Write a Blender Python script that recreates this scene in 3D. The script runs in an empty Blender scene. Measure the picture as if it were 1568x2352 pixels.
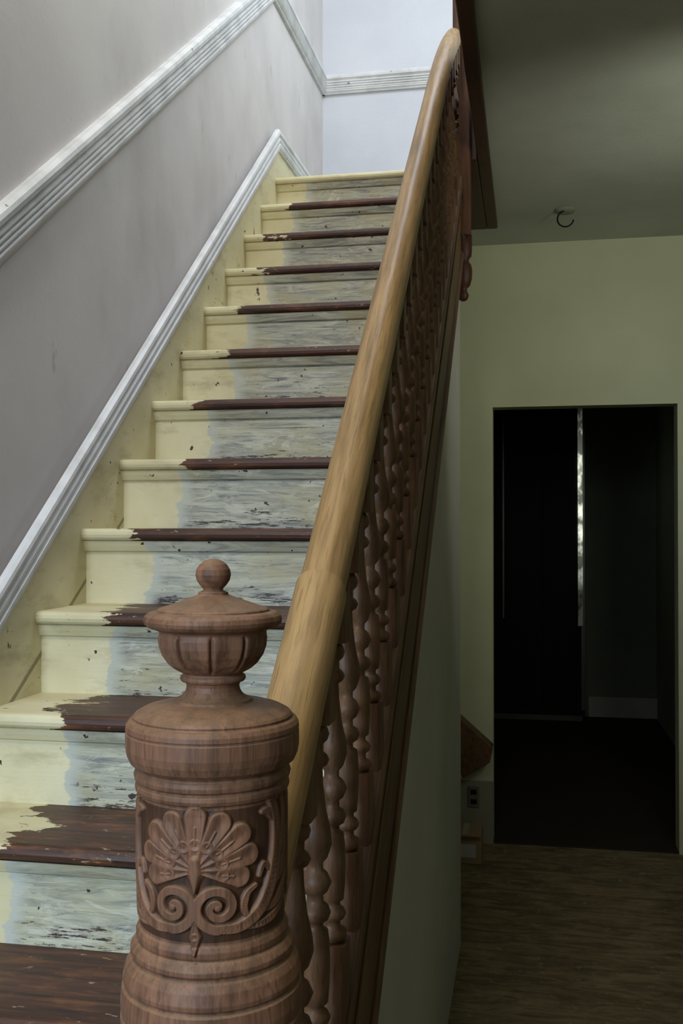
import bpy, math, random
import numpy as np
from mathutils import Vector
random.seed(3)
sc = bpy.context.scene
try:
    sc.view_settings.view_transform = 'Standard'
except Exception:
    pass

# ------------------------------------------------------------ node helpers
def srgb(r, g, b):
    def c(v):
        v /= 255.0
        return v/12.92 if v <= 0.04045 else ((v+0.055)/1.055)**2.4
    return (c(r), c(g), c(b), 1.0)

class M:
    def __init__(s, name, rough=0.6, metal=0.0, spec=0.5):
        s.m = bpy.data.materials.new(name); s.m.use_nodes = True
        s.t = s.m.node_tree; s.b = s.t.nodes['Principled BSDF']
        s.b.inputs['Roughness'].default_value = rough
        s.b.inputs['Metallic'].default_value = metal
        s.b.inputs['Specular IOR Level'].default_value = spec
    def n(s, ty, **kw):
        nd = s.t.nodes.new(ty)
        for k, v in kw.items(): setattr(nd, k, v)
        return nd
    def l(s, a, b): s.t.links.new(a, b)
    def pos(s): return s.n('ShaderNodeNewGeometry').outputs['Position']
    def obj(s): return s.n('ShaderNodeTexCoord').outputs['Object']
    def rot(s, v, ang):
        nd = s.n('ShaderNodeVectorRotate', rotation_type='X_AXIS'); s.l(v, nd.inputs['Vector'])
        nd.inputs['Angle'].default_value = ang; return nd.outputs[0]
    def sep(s, v):
        nd = s.n('ShaderNodeSeparateXYZ'); s.l(v, nd.inputs[0]); return nd.outputs
    def noise(s, vec, scale=(1,1,1), sc_=5.0, det=4.0, rough=0.55, off=(0,0,0), dist=0.0):
        mp = s.n('ShaderNodeMapping'); mp.inputs['Scale'].default_value = scale
        mp.inputs['Location'].default_value = off
        s.l(vec, mp.inputs['Vector'])
        nz = s.n('ShaderNodeTexNoise'); nz.inputs['Scale'].default_value = sc_
        nz.inputs['Detail'].default_value = det; nz.inputs['Roughness'].default_value = rough
        nz.inputs['Distortion'].default_value = dist
        s.l(mp.outputs[0], nz.inputs['Vector']); return nz.outputs[0]
    def math(s, op, a, b=None, c=None):
        nd = s.n('ShaderNodeMath', operation=op)
        for i, v in enumerate((a, b, c)):
            if v is None: continue
            if isinstance(v, (int, float)): nd.inputs[i].default_value = v
            else: s.l(v, nd.inputs[i])
        return nd.outputs[0]
    def mr(s, v, a, b, c=0.0, d=1.0, smooth=False):
        nd = s.n('ShaderNodeMapRange')
        if smooth: nd.interpolation_type = 'SMOOTHSTEP'
        s.l(v, nd.inputs[0])
        for i, x in enumerate((a, b, c, d)): nd.inputs[i+1].default_value = x
        return nd.outputs[0]
    def mix(s, f, a, b, mode='MIX'):
        nd = s.n('ShaderNodeMix', data_type='RGBA', blend_type=mode)
        if isinstance(f, (int, float)): nd.inputs[0].default_value = f
        else: s.l(f, nd.inputs[0])
        for i, v in ((6, a), (7, b)):
            if isinstance(v, tuple): nd.inputs[i].default_value = v
            else: s.l(v, nd.inputs[i])
        return nd.outputs[2]
    def col(s, v):
        if isinstance(v, tuple): s.b.inputs['Base Color'].default_value = v
        else: s.l(v, s.b.inputs['Base Color'])
    def bump(s, h, strength=0.3, dist=0.01):
        nd = s.n('ShaderNodeBump'); nd.inputs['Strength'].default_value = strength
        nd.inputs['Distance'].default_value = dist
        s.l(h, nd.inputs['Height']); s.l(nd.outputs[0], s.b.inputs['Normal'])

def plaster(name, c1, c2, rough=0.75, blot=1.2, bump=0.15, spots=0.0):
    k = M(name, rough); p = k.pos()
    f = k.mr(k.noise(p, sc_=blot, det=6), 0.35, 0.68)
    c = k.mix(f, c1, c2)
    if spots:
        g = k.mr(k.noise(p, (1, 1.2, .35), sc_=14, det=5), 0.67, 0.74)
        c = k.mix(k.math('MULTIPLY', g, spots), c, srgb(120, 110, 105))
        g = k.mr(k.noise(p, (1, 1, .6), sc_=2.2, det=6, off=(5, 1, 3)), 0.52, 0.78, 0, .35)
        c = k.mix(g, c, srgb(140, 130, 126))
    k.col(c); k.bump(k.noise(p, sc_=60, det=3), bump, 0.004)
    return k.m

SL = -math.atan(.19/.23)
def wood(name, dark, mid, light, grain=(30, 30, 2.0), rough=0.5, local=False, bump=0.25, sc_=3.0, dust=None, slope=False, blot=.7):
    k = M(name, rough, spec=.35); p = k.obj() if local else k.pos()
    if slope: p = k.rot(p, SL)
    f = k.noise(p, grain, sc_=sc_, det=6, rough=0.65)
    c = k.mix(k.mr(f, 0.35, 0.6), dark, mid)
    f2 = k.noise(p, (1, .35, 1) if slope else (1, 1, .6), sc_=7, det=4)
    c = k.mix(k.mr(f2, 0.42, 0.72, 0, blot), c, light)
    f3 = k.noise(p, tuple(g*4 for g in grain), sc_=sc_, det=3, rough=.6, off=(3, 3, 3))
    c = k.mix(k.mr(f3, 0.54, 0.68, 0, .7), c, dark)
    if dust:
        nz = k.sep(k.n('ShaderNodeNewGeometry').outputs['Normal'])[2]
        d = k.math('MULTIPLY', k.mr(nz, 0.3, 1.0), 0.35)
        c = k.mix(d, c, dust)
    k.col(c); k.bump(f3, bump, 0.002)
    return k

# stair paint ----------------------------------------------------------
def cream_col(k, p):
    c = k.mix(k.mr(k.noise(p, sc_=5, det=5), 0.35, 0.7), srgb(216, 208, 172), srgb(198, 188, 148))
    st = k.noise(p, (1.5, 1.5, 4), sc_=4, det=6, rough=.65, off=(5, 5, 5))
    c = k.mix(k.mr(st, .54, .72, 0, .6), c, srgb(154, 142, 102))
    v = k.noise(p, sc_=38, det=2)
    c = k.mix(k.mr(v, 0.715, 0.74), c, srgb(60, 42, 30))
    v2 = k.noise(p, (1, 1, .5), sc_=14, det=5, rough=.7, off=(2, 9, 1))
    c = k.mix(k.mr(v2, 0.68, 0.695), c, srgb(84, 62, 44))
    return c

def riser_mat():
    k = M('worn_riser_paint', 0.5); p = k.pos(); x, y, z = k.sep(p)
    cream = cream_col(k, p)
    streak = k.noise(p, (1.1, 3, 12), sc_=3.2, det=10, rough=0.78, dist=1.6)
    c = k.mix(k.mr(streak, 0.38, 0.58), srgb(116, 118, 114), srgb(188, 188, 168))
    warm = k.noise(p, (1.5, 2, 3), sc_=3, det=4, off=(3, 1, 0))
    c = k.mix(k.mr(warm, 0.43, 0.66, 0, 0.7), c, srgb(172, 163, 122))
    wh = k.noise(p, (1.6, 2, 5), sc_=3.5, det=7, rough=.72, off=(13, 1, 4), dist=1.0)
    c = k.mix(k.mr(wh, 0.53, 0.60, 0, .65), c, srgb(204, 202, 182))
    blue = k.noise(p, (1.6, 1, 18), sc_=4, det=8, rough=.78, off=(8, 2, 5), dist=1.2)
    c = k.mix(k.mr(blue, 0.55, 0.64, 0, .62), c, srgb(90, 94, 106))
    zz = k.math('FRACT', k.math('DIVIDE', z, 0.19))
    low = k.mr(zz, 0.0, 0.45, 0.125, 0.0)
    ch = k.noise(p, (1.0, 3, 8), sc_=9, det=8, rough=0.80, off=(1, 7, 2))
    c = k.mix(k.mr(k.math('ADD', ch, low), 0.640, 0.660), c, srgb(60, 44, 36))
    gouge = k.noise(p, (.7, 1, 40), sc_=3, det=3, rough=.5, off=(4, 4, 1), dist=.4)
    c = k.mix(k.mr(gouge, 0.72, 0.74), c, srgb(48, 34, 28))
    sp = k.noise(p, sc_=42, det=2, off=(7, 7, 7))
    c = k.mix(k.mr(sp, 0.70, 0.73), c, srgb(50, 38, 32))
    edge = k.math('ADD', x, k.math('MULTIPLY', k.math('SUBTRACT', k.noise(p, (0, 2.2, 1), sc_=8, det=6, rough=.66), 0.5), 0.17))
    halo = k.mr(edge, -0.93, -0.90)
    c = k.mix(halo, srgb(182, 184, 172), c)
    c = k.mix(k.mr(edge, -0.942, -0.936), cream, c)
    k.col(c); k.bump(streak, 0.25, 0.003)
    return k.m

def tread_mat():
    k = M('worn_tread_paint', 0.5); p = k.pos(); x, y, z = k.sep(p)
    cream = cream_col(k, p)
    g = k.noise(p, (1.2, 26, 26), sc_=3, det=7, rough=0.65)
    c = k.mix(k.mr(g, 0.35, 0.65), srgb(42, 25, 18), srgb(84, 50, 34))
    s = k.noise(p, (5, 12, 12), sc_=5, det=6, rough=.7, off=(4, 4, 0))
    c = k.mix(k.mr(s, 0.63, 0.66, 0, .8), c, srgb(170, 152, 120))
    s2 = k.noise(p, (2, 8, 8), sc_=4, det=6, rough=.7, off=(9, 4, 0))
    c = k.mix(k.mr(s2, 0.52, 0.68, 0, .6), c, srgb(130, 82, 48))
    e1 = k.math('MULTIPLY', k.math('SUBTRACT', k.noise(p, (.8, 1.4, 2.0), sc_=7, det=9, rough=.68), 0.5), 0.42)
    e2 = k.math('MULTIPLY', k.math('SUBTRACT', k.noise(p, (.8, 4, 7), sc_=9, det=5, rough=.66), 0.5), 0.12)
    edge = k.math('ADD', k.math('ADD', x, e1), e2)
    c = k.mix(k.mr(edge, -0.965, -0.961), cream, c)
    k.col(c); k.bump(g, 0.3, 0.003)
    return k.m

def cream_mat(name='cream_paint', c=None):
    k = M(name, 0.45); p = k.pos()
    k.col(cream_col(k, p) if c is None else c); k.bump(k.noise(p, sc_=30), .15, .003)
    return k.m

def white_gloss():
    k = M('white_gloss_paint', 0.45); p = k.pos()
    c = k.mix(k.mr(k.noise(p, sc_=10, det=5), .4, .7), srgb(218, 218, 218), srgb(190, 190, 190))
    c = k.mix(k.mr(k.noise(p, sc_=26, det=5, rough=.7), .66, .71), c, srgb(110, 102, 92))
    k.col(c); k.bump(k.noise(p, sc_=25, det=5), .25, .004); return k.m

m_riser, m_tread, m_cream, m_white = riser_mat(), tread_mat(), cream_mat(), white_gloss()
m_lwall = plaster('off_white_plaster', srgb(213, 208, 206), srgb(198, 192, 191), 0.6, 1.4, .12, .5)
m_bwall = plaster('pale_plaster', srgb(208, 210, 216), srgb(192, 194, 202))
m_hall = plaster('greenish_plaster', srgb(202, 205, 172), srgb(184, 188, 156))
m_spand = plaster('spandrel_plaster', srgb(190, 190, 184), srgb(170, 170, 164), bump=.3)
m_ceil = plaster('ceiling_plaster', srgb(186, 190, 180), srgb(164, 168, 158), .7, 1.5, .25)
m_rail = wood('oak_handrail', srgb(116, 90, 56), srgb(166, 134, 88), srgb(176, 144, 98), (24, 1.2, 24), .42, bump=.15, slope=True, blot=.5).m
m_bal = wood('brown_baluster_wood', srgb(72, 50, 34), srgb(112, 81, 56), srgb(122, 89, 62), (26, 26, 3), .5).m
m_string = wood('brown_string_wood', srgb(66, 46, 32), srgb(104, 78, 54), srgb(118, 90, 62), (30, 1.4, 20), .5, slope=True).m
m_beam = wood('dark_red_beam', srgb(40, 20, 14), srgb(66, 36, 25), srgb(74, 42, 29), (30, 2, 30), .5).m

def floor_mat():
    k = M('subfloor_plywood', 0.85, spec=.2); p = k.pos(); x, y, z = k.sep(p)
    f = k.noise(p, (1.2, 5, 1), sc_=3, det=9, rough=.7, dist=1.6)
    c = k.mix(k.mr(f, .40, .60), srgb(104, 90, 66), srgb(142, 127, 99))
    c = k.mix(k.mr(k.noise(p, sc_=6, det=7, rough=.7), .48, .72, 0, .7), c, srgb(84, 76, 60))
    c = k.mix(k.mr(k.noise(p, sc_=20, det=6, rough=.75, off=(3, 3, 3)), .58, .66, 0, .6), c, srgb(166, 157, 136))
    gx = k.math('ABSOLUTE', k.math('SUBTRACT', k.math('FRACT', k.math('MULTIPLY', y, .82)), .5))
    c = k.mix(k.mr(gx, .0, .003, 1, 0), c, srgb(30, 24, 18))
    k.col(c); k.bump(f, .3, .004); return k.m
m_floor = floor_mat()
def plain(name, c, rough=.6, metal=0., spec=.5):
    k = M(name, rough, metal, spec); p = k.pos()
    k.col(k.mix(k.mr(k.noise(p, sc_=8), .3, .7, 0, .35), c, tuple([v*.7 for v in c[:3]]+[1.]))); return k.m

# ------------------------------------------------------------ mesh helpers
def link(ob, parent=None):
    sc.collection.objects.link(ob)
    if parent: ob.parent = parent
    return ob
def mesh(name, v, f, mats, smooth=False, parent=None, midx=None):
    me = bpy.data.meshes.new(name)
    me.from_pydata([tuple(a) for a in v], [], f)
    for m in (mats if isinstance(mats, (list, tuple)) else [mats]): me.materials.append(m)
    if midx: me.polygons.foreach_set('material_index', midx)
    if smooth: me.polygons.foreach_set('use_smooth', [True]*len(me.polygons))
    me.update()
    return link(bpy.data.objects.new(name, me), parent)
BF = [(0,3,2,1),(4,5,6,7),(0,1,5,4),(1,2,6,5),(2,3,7,6),(3,0,4,7)]
def box(name, x0, x1, y0, y1, z0, z1, mat, bevel=0, parent=None):
    v = [(x0,y0,z0),(x1,y0,z0),(x1,y1,z0),(x0,y1,z0),(x0,y0,z1),(x1,y0,z1),(x1,y1,z1),(x0,y1,z1)]
    o = mesh(name, v, BF, mat, parent=parent)
    if bevel:
        b = o.modifiers.new('bevel', 'BEVEL'); b.width = bevel; b.segments = 3
    return o
def prism(name, poly, axis, a0, a1, mat, parent=None, bevel=0):
    n = len(poly); v = []
    for a in (a0, a1):
        for p, q in poly:
            aa = a(p) if callable(a) else a
            v.append((aa, p, q) if axis == 'x' else (p, aa, q))
    f = [tuple(range(n))[::-1], tuple(range(n, 2*n))] + [(i, (i+1) % n, n+(i+1) % n, n+i) for i in range(n)]
    o = mesh(name, v, f, mat, parent=parent)
    import bmesh
    bm = bmesh.new(); bm.from_mesh(o.data); bmesh.ops.recalc_face_normals(bm, faces=bm.faces); bm.to_mesh(o.data); bm.free()
    if bevel:
        b = o.modifiers.new('bevel', 'BEVEL'); b.width = bevel; b.segments = 2
    return o
def sweep(name, pts, out, prof, mat, parent=None, smooth=False):
    out = Vector(out).normalized(); pts = [Vector(p) for p in pts]; rings = []
    for i, p in enumerate(pts):
        d1 = (pts[i]-pts[i-1]).normalized() if i > 0 else (pts[1]-pts[0]).normalized()
        d2 = (pts[i+1]-pts[i]).normalized() if i < len(pts)-1 else d1
        n1 = out.cross(d1).normalized(); n2 = out.cross(d2).normalized()
        if n1.z < 0: n1 = -n1
        if n2.z < 0: n2 = -n2
        u = (n1+n2).normalized(); u /= max(.3, u.dot(n1))
        rings.append([p+out*a+u*b for a, b in prof])
    n = len(prof); v = [q for r in rings for q in r]; f = []
    for i in range(len(pts)-1):
        for j in range(n):
            f.append((i*n+j, i*n+(j+1) % n, (i+1)*n+(j+1) % n, (i+1)*n+j))
    f.append(tuple(range(n))); f.append(tuple((len(pts)-1)*n+j for j in range(n))[::-1])
    o = mesh(name, v, f, mat, parent=parent, smooth=smooth)
    import bmesh
    bm = bmesh.new(); bm.from_mesh(o.data); bmesh.ops.recalc_face_normals(bm, faces=bm.faces); bm.to_mesh(o.data); bm.free()
    if smooth:
        e = o.modifiers.new('es', 'EDGE_SPLIT'); e.split_angle = math.radians(38)
    return o
def empty(name):
    e = bpy.data.objects.new(name, None); return link(e)

# ------------------------------------------------------------ geometry constants
RISE, RUN, Y8 = 0.19, 0.23, 2.367
def noseY(k): return Y8+(k-8)*RUN
def noseZ(y): return 1.52+(y-Y8)*RISE/RUN
def xl(y): return -1.113+0.0174*(y-Y8)
YB, YD, ZC, ZL = 5.27, 4.87, 2.88, 3.04

# room shell -----------------------------------------------------------
def wl(y): return xl(y)-0.028
mesh('wall_left', [(wl(-1.6), -1.6, 0), (wl(YB), YB, 0), (wl(YB), YB, 5.5), (wl(-1.6), -1.6, 5.5),
     (wl(-1.6)-.1, -1.6, 0), (wl(YB)-.1, YB, 0), (wl(YB)-.1, YB, 5.5), (wl(-1.6)-.1, -1.6, 5.5)], BF, m_lwall)
box('wall_back_upper', -1.2, 1.1, YB, YB+.1, ZL, 5.5, m_bwall)
box('wall_right', .98, 1.08, -1.6, 9.0, 0, 5.5, m_hall)
box('wall_front', -1.4, 1.08, -1.7, -1.6, 0, 5.5, m_bwall)
box('ceiling_upper', -1.4, 1.08, -1.7, YB+.1, 5.5, 5.6, m_ceil)
box('floor', -1.4, 1.08, -1.7, 9.0, -.1, 0, m_floor)
box('ceiling', -.14, .98, -1.6, YD+.13, ZC, ZL, m_ceil)
box('landing_floor', -1.10, -.14, noseY(16)+.06, YB, ZC, ZL-.002, m_ceil)
DX0, DX1, DZ = -.172, .680, 2.095
wd = empty('wall_door')
mesh_parts = [(-1.12, DX0, 0, ZC), (DX1, .98, 0, ZC), (DX0, DX1, DZ, ZC)]
for i, (a, b, c, d) in enumerate(mesh_parts):
    box('wall_part_%d' % (i+1), a, b, YD, YD+.12, c, d, m_hall, parent=wd)

# staircase ------------------------------------------------------------
stair = empty('staircase')
def build_stairs():
    prof = []; tags = []
    y = noseY(1)+.03; prof.append((y, 0)); tags.append('r')
    for k in range(1, 17):
        Y = noseY(k); Z = RISE*k
        prof.append((Y+.030, Z-.060)); tags.append('r')
        prof.append((Y+.022, Z-.056)); tags.append('r')
        prof.append((Y+.016, Z-.044)); tags.append('r')
        prof.append((Y+.012, Z-.033)); tags.append('r')
        prof.append((Y+.009, Z-.031)); tags.append('t')
        for i in range(7):
            a = -math.pi/2 - math.pi*i/6
            prof.append((Y+.0135+.0145*math.cos(a), Z-.0150+.0150*math.sin(a)))
            tags.append('t')
        if k < 16:
            prof.append((noseY(k+1)+.03, Z)); tags.append('r')
    prof.append((noseY(16)+.12, 16*RISE)); tags.append('u')
    prof.append((noseY(16)+.12, 16*RISE-.17)); tags.append('u')
    prof.append((noseY(1)+.24, 0)); tags.append('u')
    n = len(prof); v = []
    for side in (0, 1):
        for (yy, zz) in prof:
            v.append((xl(yy)-.002 if side == 0 else -.272, yy, zz))
    f = []; mi = []
    for i in range(n):
        j = (i+1) % n
        f.append((i, n+i, n+j, j))
        t = tags[i]; kz = (prof[i][1]+prof[j][1])/2
        if t == 't' and kz > 15.7*RISE: mi.append(2)
        elif t == 'r': mi.append(0)
        elif t == 't': mi.append(1)
        else: mi.append(2)
    f.append(tuple(range(n))); mi.append(2); f.append(tuple(range(n, 2*n))[::-1]); mi.append(2)
    return mesh('steps', v, f, [m_riser, m_tread, m_cream], midx=mi, parent=stair)
build_stairs()

ya, yb = 0.35, 4.27
yc = Y8-(1.52-.42)*RUN/RISE
poly = [(ya, 0), (yc, 0), (yb, noseZ(yb)-.42), (YB-.01, ZL-.05), (YB-.01, ZL+.16), (yb, ZL+.16), (ya, noseZ(ya)+.12)]
prism('wall_side_string', poly, 'x', lambda y: xl(y)-.027, lambda y: xl(y), m_cream, stair)
def trim_prof(w, d, ridges):
    pr = [(0, 0)]; n = ridges
    pr.append((d*.45, 0)); pr.append((d*.55, w*.06)); pr.append((d*.8, w*.12))
    for i in range(n):
        a = w*(.16+.5*i/n); s = w*.5/n
        pr += [(d*.8, a), (d*.92, a+s*.25), (d*.92, a+s*.6), (d*.62, a+s*.85)]
    pr += [(d*.75, w*.68), (d*1.0, w*.74), (d*1.05, w*.84), (d*.95, w*.93), (d*.6, w*1.0), (0, w)]
    return pr
pth = [(xl(y)-.002, y, z) for y, z in [(ya, noseZ(ya)+.105), (yb-.02, ZL+.13), (YB-.005, ZL+.13)]]
sweep('trim_stair_string', pth, (1, 0, 0), trim_prof(.085, .020, 2), m_white)
zs = lambda y: 2.075+(y-1.98)*.775
yk = 1.98+(3.845-2.075)/.775
pth = [(wl(y)-.001, y, z) for y, z in [(-.4, zs(-.4)), (yk, 3.845), (YB-.001, 3.845)]]
sweep('trim_chair_rail_left', pth, (1, 0, 0), trim_prof(.105, .030, 4), m_white)
sweep('trim_chair_rail_back', [(-1.09, YB, 3.845), (.97, YB, 3.845)], (0, -1, 0), trim_prof(.105, .030, 4), m_white)
sweep('baseboard_back', [(-1.06, YB, ZL), (.97, YB, ZL)], (0, -1, 0), trim_prof(.20, .020, 1), m_white)

# outer string + spandrel wall ----------------------------------------
y0, y1 = .84, 4.19
poly = [(y0, noseZ(y0)-.03), (y1, noseZ(y1)-.03), (y1, noseZ(y1)+.235), (y0, noseZ(y0)+.235)]
prism('outer_string_board', poly, 'x', -.271, -.236, m_string, stair)
capp = [(-.026, 0), (.026, 0), (.026, .012), (.021, .020), (-.021, .020), (-.026, .012)]
sweep('outer_string_cap', [(-.254, y0, noseZ(y0)+.235), (-.254, y1, noseZ(y1)+.235)], (1, 0, 0), capp, m_string, stair)
sweep('outer_string_lower_bead', [(-.236, y0, noseZ(y0)-.03), (-.236, y1, noseZ(y1)-.03)], (1, 0, 0),
      [(0, -.004), (.008, -.002), (.011, .006), (.008, .014), (.004, .018), (0, .018)], m_string, stair)
sweep('outer_string_upper_bead', [(-.236, y0, noseZ(y0)+.17), (-.236, y1, noseZ(y1)+.17)], (1, 0, 0),
      [(0, 0), (.004, 0), (.006, .004), (.004, .008), (0, .008)], m_string, stair)
ys, ye = .88, 3.70
prism('wall_spandrel', [(ys, 0), (ye, 0), (ye, noseZ(ye)-.034), (ys, noseZ(ys)-.034)], 'x', -.271, -.249, m_spand)
box('wall_understair_end', -1.12, -.272, ye-.05, ye, 0, noseZ(ye)-.34, m_spand)

# balustrade ------------------------------------------------------------
bal = empty('stair_balustrade')
def rail_prof(w, h):
    pr = []
    for i in range(15):
        a = math.pi*i/14
        pr.append((w*math.cos(a), h*.40+h*.60*math.sin(a)**.8))
    pr += [(-w*.97, h*.30), (-w*.78, h*.24), (-w*.84, h*.12), (-w*.60, h*.04), (-w*.55, 0),
           (w*.55, 0), (w*.60, h*.04), (w*.84, h*.12), (w*.78, h*.24), (w*.97, h*.30)]
    return pr
def rz(y):
    b = noseZ(y)+.812
    if y > 2.9: b -= .072*((y-2.9)/.6)**2
    return b
RX = -.260
yj = 1.268
ptsA = [(RX, y, rz(y)-.002) for y in (.865, yj-.001)]
sweep('handrail_lower', ptsA, (1, 0, 0), rail_prof(.0325, .069), m_rail, bal, True)
ptsB = [(RX, y, rz(y)) for y in [yj]+list(np.linspace(1.6, 3.56, 24))]
sweep('handrail', ptsB, (1, 0, 0), rail_prof(.0295, .063), m_rail, bal, True)

def lathe(profile, n=20):
    v = []; f = []
    for z, r in profile:
        for i in range(n):
            a = 2*math.pi*i/n; v.append((r*math.cos(a), r*math.sin(a), z))
    for j in range(len(profile)-1):
        for i in range(n):
            f.append((j*n+i, j*n+(i+1) % n, (j+1)*n+(i+1) % n, (j+1)*n+i))
    f.append(tuple(range(n))[::-1]); f.append(tuple((len(profile)-1)*n+i for i in range(n)))
    return v, f
half = [(.095, .012), (.101, .0185), (.106, .0195), (.111, .0185), (.115, .0115), (.123, .0110), (.127, .016), (.133, .0185), (.139, .016), (.143, .011),
        (.149, .011), (.152, .0155), (.172, .0172), (.200, .0180), (.228, .0170), (.240, .0155), (.243, .0100), (.250, .0100), (.254, .0160), (.262, .0188), (.270, .0160), (.274, .0100),
        (.283, .0095), (.288, .0150), (.299, .0195), (.310, .0150), (.315, .0095),
        (.323, .0095), (.330, .015), (.346, .0200), (.362, .0188), (.390, .0130), (.420, .0098), (.440, .0090), (.444, .0145), (.450, .0170), (.456, .0145), (.460, .0100), (.470, .0100), (.475, .0150), (.482, .0170), (.489, .0150), (.496, .011)]
bv, bf = lathe([(z, r*1.04) for z, r in half], 24)
def addbox(v, f, s, z0, z1, bz=0, tz=0):
    o = len(v)
    c = .004
    ring = [(-s+c, -s), (s-c, -s), (s, -s+c), (s, s-c), (s-c, s), (-s+c, s), (-s, s-c), (-s, -s+c)]
    for (x, y) in ring: v.append((x, y, z0+y*bz))
    for (x, y) in ring: v.append((x, y, z1+y*tz))
    n = 8
    f.append(tuple(o+i for i in range(n))[::-1]); f.append(tuple(o+n+i for i in range(n)))
    for i in range(n): f.append((o+i, o+(i+1) % n, o+n+(i+1) % n, o+n+i))
nl = len(bf)
addbox(bv, bf, .0215, -.004, .096, RISE/RUN, 0)
addbox(bv, bf, .0215, .496, .572, 0, RISE/RUN)
bme = bpy.data.meshes.new('baluster'); bme.from_pydata(bv, [], bf); bme.materials.append(m_bal)
sm = [False]*len(bf)
for i in range(nl-2): sm[i] = True
bme.polygons.foreach_set('use_smooth', sm); bme.update()
yy = 1.087; i = 1
while yy < 3.50:
    o = bpy.data.objects.new('baluster_%d' % i, bme); o.location = (-.256, yy, noseZ(yy)+.257)
    ln = rz(yy)-(noseZ(yy)+.257)
    o.scale = (1, 1, (ln+.004)/.572)
    link(o, bal); yy += .104; i += 1

# top newel with drop -----------------------------------------------------
tn = empty('landing_newel_post')
TX, TY = -.234, 3.597
m_nw2 = wood('brown_newel_wood', srgb(60, 36, 22), srgb(94, 60, 38), srgb(104, 68, 44), (24, 24, 3), .6).m
PW = .031
box('post', TX-PW, TX+PW, TY-PW, TY+PW, 2.56, 3.62, m_nw2, .006, tn)
v, f = lathe([(2.33, .004), (2.335, .014), (2.35, .020), (2.365, .014), (2.375, .013), (2.385, .024), (2.41, .031), (2.44, .032), (2.46, .028), (2.47, .020), (2.48, .020), (2.49, .029), (2.51, .031), (2.53, .031), (2.565, .031)], 28)
v = [(a+TX+.004, b+TY, c) for a, b, c in v]
mesh('drop', v, f, m_beam, True, tn)
v, f = lathe([(3.62, .040), (3.64, .046), (3.66, .040), (3.67, .03), (3.69, .04), (3.72, .044), (3.75, .036), (3.77, .01)], 28)
mesh('cap', [(a+TX, b+TY, c) for a, b, c in v], f, m_nw2, True, tn)
bm_ = empty('stairwell_trimmer_beam')
box('soffit', -.182, -.137, -1.55, 4.52, 2.855, 3.06, m_beam, .004, bm_)
box('wide_soffit', -.262, -.183, 3.65, 4.52, 2.855, 3.04, m_beam, .004, bm_)

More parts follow.
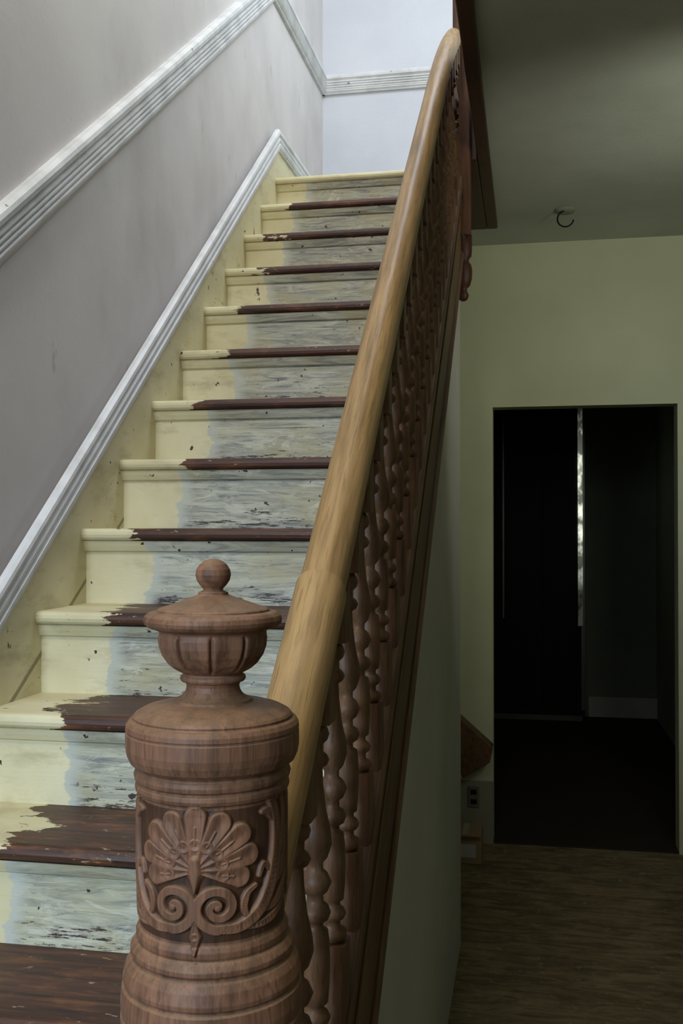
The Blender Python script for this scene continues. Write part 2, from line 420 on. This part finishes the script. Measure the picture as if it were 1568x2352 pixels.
# ------------------------------------------------------------ carved newel
def build_newel():
    K = 3.674e-4; CX, CY = -.262, .811
    def z(y): return 1.53-(y-1205)*K
    P = [(1283, 0), (1284, 9), (1288, 20), (1296, 31), (1308, 38.5), (1320, 40.5), (1332, 38), (1343, 31), (1350, 24), (1354, 22), (1357, 27), (1360, 34), (1363, 34),
         (1366, 36), (1372, 52), (1381, 78), (1390, 103), (1396, 124), (1399, 128), (1402, 128), (1405, 146), (1412, 155), (1422, 158), (1430, 156), (1437, 148), (1442, 134), (1446, 124),
         (1450, 122), (1462, 123), (1480, 121), (1500, 114), (1520, 100), (1534, 84), (1541, 72), (1544, 66), (1547, 70), (1550, 74), (1556, 75), (1561, 72), (1564, 63), (1572, 60), (1582, 62), (1592, 68), (1599, 78), (1603, 88), (1607, 90), (1609, 97),
         (1614, 130), (1622, 158), (1632, 176), (1638, 181), (1640, 180), (1643, 180), (1647, 190), (1656, 196), (1666, 197), (1668, 194), (1671, 194), (1674, 197), (1705, 197), (1722, 194), (1738, 187), (1746, 176), (1750, 171), (1754, 170), (1757, 175), (1766, 178), (1775, 176), (1780, 169), (1783, 169), (1787, 174), (1795, 175), (1803, 172), (1808, 163), (1812, 162),
         (1822, 163), (2095, 163), (2100, 163), (2104, 168), (2114, 172), (2126, 171), (2132, 168), (2138, 176), (2150, 184), (2160, 184), (2166, 178), (2170, 178), (2175, 186), (2190, 195), (2214, 201), (2224, 200), (2228, 195), (2232, 195), (2237, 203), (2270, 206), (2290, 205), (2294, 201), (2297, 201), (2301, 206), (2330, 206), (2360, 200), (2376, 190), (2400, 186), (2560, 186), (2570, 200), (2600, 205)]
    ys = [p[0] for p in P]; rs = [p[1] for p in P]
    rows = np.unique(np.concatenate([np.arange(1283, 1822, 1.5), np.arange(1822, 2112, 1.0), np.arange(2112, 2400, 2.), np.array(ys, float), np.arange(2400, 2601, 10.)]))
    NA = 840
    R = np.interp(rows, ys, rs)
    phi = np.linspace(-math.pi, math.pi, NA, endpoint=False)
    PH, T = np.meshgrid(phi, rows)
    RR = np.repeat(R[:, None], NA, 1)
    # fluted bowl
    w = np.clip((T-1450)/10, 0, 1)*np.clip((1543-T)/14, 0, 1)
    ph8 = ((PH+.12) % (2*math.pi/10))-math.pi/10
    RR -= w*10*np.exp(-(ph8*RR/4.5)**2)
    RR += w*4*np.cos(ph8*5)**2
    # relief, two-fold
    q = ((PH + math.pi/2) % math.pi) - math.pi/2
    Sx = np.abs(q)*166*1.04
    mask = (rows > 1805) & (rows < 2180)
    S = Sx[mask]; TT = 1205+(T[mask]-1205)*1.068
    H = np.zeros_like(S)
    def stroke(pts, ws, hgt, groove=0, plateau=.55, gw=.20):
        nonlocal H
        best = np.zeros_like(S)
        pts = np.array(pts, float); ws = np.array(ws, float)
        for i in range(len(pts)-1):
            a, b = pts[i], pts[i+1]; d = b-a; L2 = (d**2).sum()+1e-9
            t = np.clip(((S-a[0])*d[0]+(TT-a[1])*d[1])/L2, 0, 1)
            dist = np.hypot(S-a[0]-t*d[0], TT-a[1]-t*d[1])
            ww = ws[i]+(ws[i+1]-ws[i])*t
            e = np.clip(1-dist/ww, 0, 1)
            hh = np.clip(e/(1-plateau), 0, 1)
            hh = hh*hh*(3-2*hh)*hgt
            if groove: hh = hh - groove*np.exp(-(dist/(gw*ww+1.0))**2)*(e > 0)
            best = np.maximum(best, hh)
        H = np.maximum(H, best)
    def smooth(pts, n=6):
        pts = [np.array(p, float) for p in pts]; out = []
        P_ = [pts[0]]+pts+[pts[-1]]
        for i in range(1, len(P_)-2):
            for k in range(n):
                t = k/n; a, b, c, d = P_[i-1:i+3]
                out.append(.5*((2*b)+(-a+c)*t+(2*a-5*b+4*c-d)*t*t+(-a+3*b-3*c+d)*t**3))
        out.append(pts[-1]); return out
    def ts(pts, w0, wm, w1, h, groove=0, plateau=.5):
        s = smooth(pts); n = len(s)
        ws = [np.interp(i/(n-1), [0, .5, 1], [w0, wm, w1]) for i in range(n)]
        stroke(s, ws, h, groove, plateau)
    for k in range(0, 5):
        a = math.radians(k*25)
        L_ = [128, 126, 130, 122, 98][k]
        tip = (L_*1.02*math.sin(a), 1992-L_*.94*math.cos(a))
        mid = (62*math.sin(a), 1992-60*math.cos(a))
        bs = (12*math.sin(a), 1990-12*math.cos(a))
        stroke([bs, mid, tip], [6, 18, 31], 10.5, 5.0, .70, .46)
        stroke([mid, (mid[0]*.35+tip[0]*.65, mid[1]*.35+tip[1]*.65)], [4.5, 5.5], 9.2, 0, .2)
    stroke([(0, 1968), (0, 1995), (0, 2040)], [20, 26, 4], 16, 0, .2)
    cx, cy = 50, 2074; pts = []; ws = []
    N = 60
    for i in range(N+1):
        u = i/N; th = math.radians(90+560*u); r = 44*(1-u)**.9+6
        pts.append((cx+r*math.cos(th)*1.05, cy+r*math.sin(th))); ws.append(14.5*(1-u)+9.5*u)
    stroke(pts, ws, 12.5, 0, .66)
    stroke([(cx, cy), (cx+.1, cy)], [14, 14], 14, 0, .3)
    ts([(48, 2122), (100, 2122), (150, 2094), (186, 2040), (204, 1970), (202, 1900), (186, 1850), (168, 1836)], 14, 25, 10, 11.5, 4.2, .6)
    ts([(196, 2000), (226, 1960), (240, 1900), (232, 1850)], 9, 19, 6, 9.5, 3.2, .6)
    ts([(180, 2050), (220, 2030), (246, 1980), (252, 1930)], 9, 18, 6, 9, 3.2, .6)
    ts([(150, 2098), (200, 2092), (238, 2060), (254, 2010)], 8, 17, 5, 9, 3.0, .6)
    ts([(100, 2124), (160, 2128), (215, 2112), (250, 2080)], 7, 14, 5, 8, 2.6, .6)
    ts([(200, 1900), (176, 1874), (158, 1872)], 11, 14, 8, 10, 2.8, .6)
    ts([(190, 2020), (168, 1996), (158, 1998), (150, 2016)], 8, 11, 8, 9, 0, .5)
    ts([(120, 2108), (110, 2080), (118, 2050), (140, 2036)], 8, 12, 6, 9, 2.6, .6)
    stroke([(0, 2112), (0, 2140), (0, 2180)], [9, 19, 3], 11, 3, .4)
    H *= .9
    Hf = np.zeros_like(RR); Hf[mask] = H
    RR += Hf
    ang = PH - math.pi/2 - math.radians(-5.0)
    X = CX+RR*K*np.cos(ang); Y = CY+RR*K*np.sin(ang); Z = z(T)
    nr = len(rows)
    V = np.stack([X, Y, Z], -1).reshape(-1, 3)
    ii, jj = np.meshgrid(np.arange(nr-1), np.arange(NA), indexing='ij')
    j2 = (jj+1) % NA
    F = np.stack([ii*NA+jj, (ii+1)*NA+jj, (ii+1)*NA+j2, ii*NA+j2], -1).reshape(-1, 4)
    me = bpy.data.meshes.new('newel_post')
    me.from_pydata(V.tolist(), [], F.tolist())
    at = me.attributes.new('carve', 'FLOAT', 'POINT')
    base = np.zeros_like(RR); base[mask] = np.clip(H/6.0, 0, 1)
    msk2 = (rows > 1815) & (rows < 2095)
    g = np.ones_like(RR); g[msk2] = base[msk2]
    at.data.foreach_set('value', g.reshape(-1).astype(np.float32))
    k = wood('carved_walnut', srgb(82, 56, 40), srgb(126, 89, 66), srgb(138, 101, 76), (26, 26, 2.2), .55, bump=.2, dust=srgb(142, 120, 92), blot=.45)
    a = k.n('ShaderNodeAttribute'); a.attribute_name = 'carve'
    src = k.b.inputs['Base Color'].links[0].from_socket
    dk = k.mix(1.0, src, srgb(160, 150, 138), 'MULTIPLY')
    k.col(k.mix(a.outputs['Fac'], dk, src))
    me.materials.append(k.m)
    me.polygons.foreach_set('use_smooth', [True]*len(me.polygons)); me.update()
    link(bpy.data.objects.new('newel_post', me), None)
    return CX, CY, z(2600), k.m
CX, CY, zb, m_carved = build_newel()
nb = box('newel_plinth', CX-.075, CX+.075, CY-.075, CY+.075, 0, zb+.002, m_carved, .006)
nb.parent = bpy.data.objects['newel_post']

# ------------------------------------------------------------ beyond the doorway
m_black = plain('black_lacquer', srgb(26, 28, 30), .6, 0, .15)
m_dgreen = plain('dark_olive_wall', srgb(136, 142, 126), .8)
m_dfloor = plain('dark_floorboards', srgb(56, 50, 44), .7, 0, .2)
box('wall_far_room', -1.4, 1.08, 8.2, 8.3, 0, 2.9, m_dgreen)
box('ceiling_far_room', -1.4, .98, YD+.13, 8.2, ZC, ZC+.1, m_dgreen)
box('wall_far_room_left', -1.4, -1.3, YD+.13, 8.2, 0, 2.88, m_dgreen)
box('floor_far_room', -1.3, .98, YD+.01, 8.2, .0, .008, m_dfloor)
box('baseboard_far_room', .46, .98, 8.17, 8.2, .01, .17, plain('grey_skirting', srgb(190, 195, 180)))
cb = empty('black_cupboard')
box('carcass', -.62, .42, 7.95, 8.19, .06, 2.7, m_black, .005, cb)
box('door_panel_left', -.19, .09, 7.935, 7.95, .12, 2.62, m_black, .004, cb)
box('door_panel_right', .10, .36, 7.935, 7.95, .12, 2.62, m_black, .004, cb)
box('plinth', -.60, .40, 7.98, 8.18, .008, .06, plain('grey_plinth', srgb(90, 95, 88)), 0, cb)
m_chr = plain('steel_edge', srgb(110, 114, 110), .35, .6)
box('edge_strip_left', -.205, -.193, 7.93, 7.95, .8, 2.68, m_chr, 0, cb)
box('edge_strip_right', .392, .42, 7.93, 7.95, .1, 2.68, m_chr, 0, cb)
ke = M('reflection_glow'); p = ke.pos(); zz = ke.sep(p)[2]  # emission imitates a bright reflection on glass
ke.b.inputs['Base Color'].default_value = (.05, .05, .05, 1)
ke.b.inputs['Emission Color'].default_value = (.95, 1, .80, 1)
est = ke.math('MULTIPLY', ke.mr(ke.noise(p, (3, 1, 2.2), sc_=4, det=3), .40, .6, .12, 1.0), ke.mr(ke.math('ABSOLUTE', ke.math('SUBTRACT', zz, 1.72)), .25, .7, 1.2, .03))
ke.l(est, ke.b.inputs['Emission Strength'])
box('reflection_glow_strip', .368, .404, 7.922, 7.929, .75, 2.45, ke.m, 0, cb)  # added glowing strip in place of the reflection, brightest mid-height

# bits at the recess + ceiling hook
pr = prism('wooden_newel_offcut', [(-.330, .62), (-.170, .48), (-.185, .41), (-.310, .33), (-.345, .40)], 'y', YD-.10, YD-.002, m_string, None, .004)
so = empty('electrical_outlet')
m_plate = plain('grimy_outlet_plate', srgb(110, 104, 92), .5)
box('plate', -.292, -.238, YD-.018, YD-.010, .175, .275, m_plate, .003, so)
for q, zz_ in (('socket_upper', .236), ('socket_lower', .190)):
    box(q, -.280, -.250, YD-.021, YD-.017, zz_, zz_+.024, m_black, .003, so)
box('baseboard_hall', -1.1, DX0, YD-.010, YD, 0, .30, plain('grey_baseboard', srgb(140, 138, 122)), .003)
m_card = plain('cardboard', srgb(150, 128, 96), .8)
cbx = empty('cardboard_box')
box('carton', -.36, -.215, 4.56, 4.72, .001, .135, m_card, .002, cbx)
box('flap_front', -.36, -.215, 4.535, 4.562, .131, .136, m_card, 0, cbx)
box('tape', -.300, -.275, 4.555, 4.722, .134, .137, plain('packing_tape', srgb(170, 162, 140), .3), 0, cbx)
box('label', -.34, -.24, 4.5575, 4.56, .03, .09, plain('paper_label', srgb(180, 180, 176), .7), 0, cbx)
hk = empty('ceiling_light_hook')
v, f = lathe([(ZC-.012, .012), (ZC-.010, .040), (ZC-.002, .046), (ZC+.0, .046)], 28)
mesh('rose', [(a+.155, b+4.38, c) for a, b, c in v], f, m_dgreen, True, hk)
cu = bpy.data.curves.new('wire', 'CURVE'); cu.dimensions = '3D'; cu.bevel_depth = .0035
sp = cu.splines.new('POLY'); N = 16; sp.points.add(N)
for i in range(N+1):
    a = math.radians(100+250*i/N)
    sp.points[i].co = (.155+.034*math.cos(a), 4.36, ZC-.045+.034*math.sin(a), 1)
cu.materials.append(m_black)
link(bpy.data.objects.new('wire', cu), hk)

# ------------------------------------------------------------ lights
def area(name, loc, target, sx, sy, power, color, spread=180):
    l = bpy.data.lights.new(name, 'AREA'); l.shape = 'RECTANGLE'; l.size = sx; l.size_y = sy
    l.energy = power; l.color = color; l.spread = math.radians(spread)
    o = bpy.data.objects.new(name, l); o.location = loc
    d = Vector(target)-Vector(loc); o.rotation_euler = d.to_track_quat('-Z', 'Y').to_euler()
    link(o); return o
area('skylight_lamp', (.1, 3.6, 5.3), (-.9, 3.6, 2.8), 1.2, 2.2, 92, (.78, .86, 1.0))
area('front_door_light', (-.95, -1.45, 1.8), (-.82, 1.6, .75), .4, .9, 9, (.58, .78, 1.0), 60)
area('front_fanlight', (-.6, -1.45, 2.5), (-.6, 2.2, 1.0), .9, .5, 9.5, (.88, .93, 1.0))
area('upper_front_light', (-.6, -.6, 5.0), (-.8, 2.3, 1.6), 1.0, 1.2, 80, (1.0, .95, .88))
area('hall_side_light', (.93, 2.7, 2.25), (.25, 4.87, 2.45), .5, .6, 6.5, (1.0, .99, .84), 120)
w = bpy.data.worlds.new('w'); sc.world = w; w.use_nodes = True
w.node_tree.nodes['Background'].inputs[0].default_value = (.5, .55, .6, 1)
w.node_tree.nodes['Background'].inputs[1].default_value = .2

# ------------------------------------------------------------ camera
cam = bpy.data.cameras.new('camera'); co = bpy.data.objects.new('camera', cam); link(co)
cam.sensor_fit = 'VERTICAL'; cam.sensor_height = 36.0; cam.lens = 36.0*2300/2352
cam.clip_start = .02
co.location = (0, 0, 1.53)
co.rotation_euler = (math.radians(90+.722), 0, math.atan(431/2300))
sc.camera = co
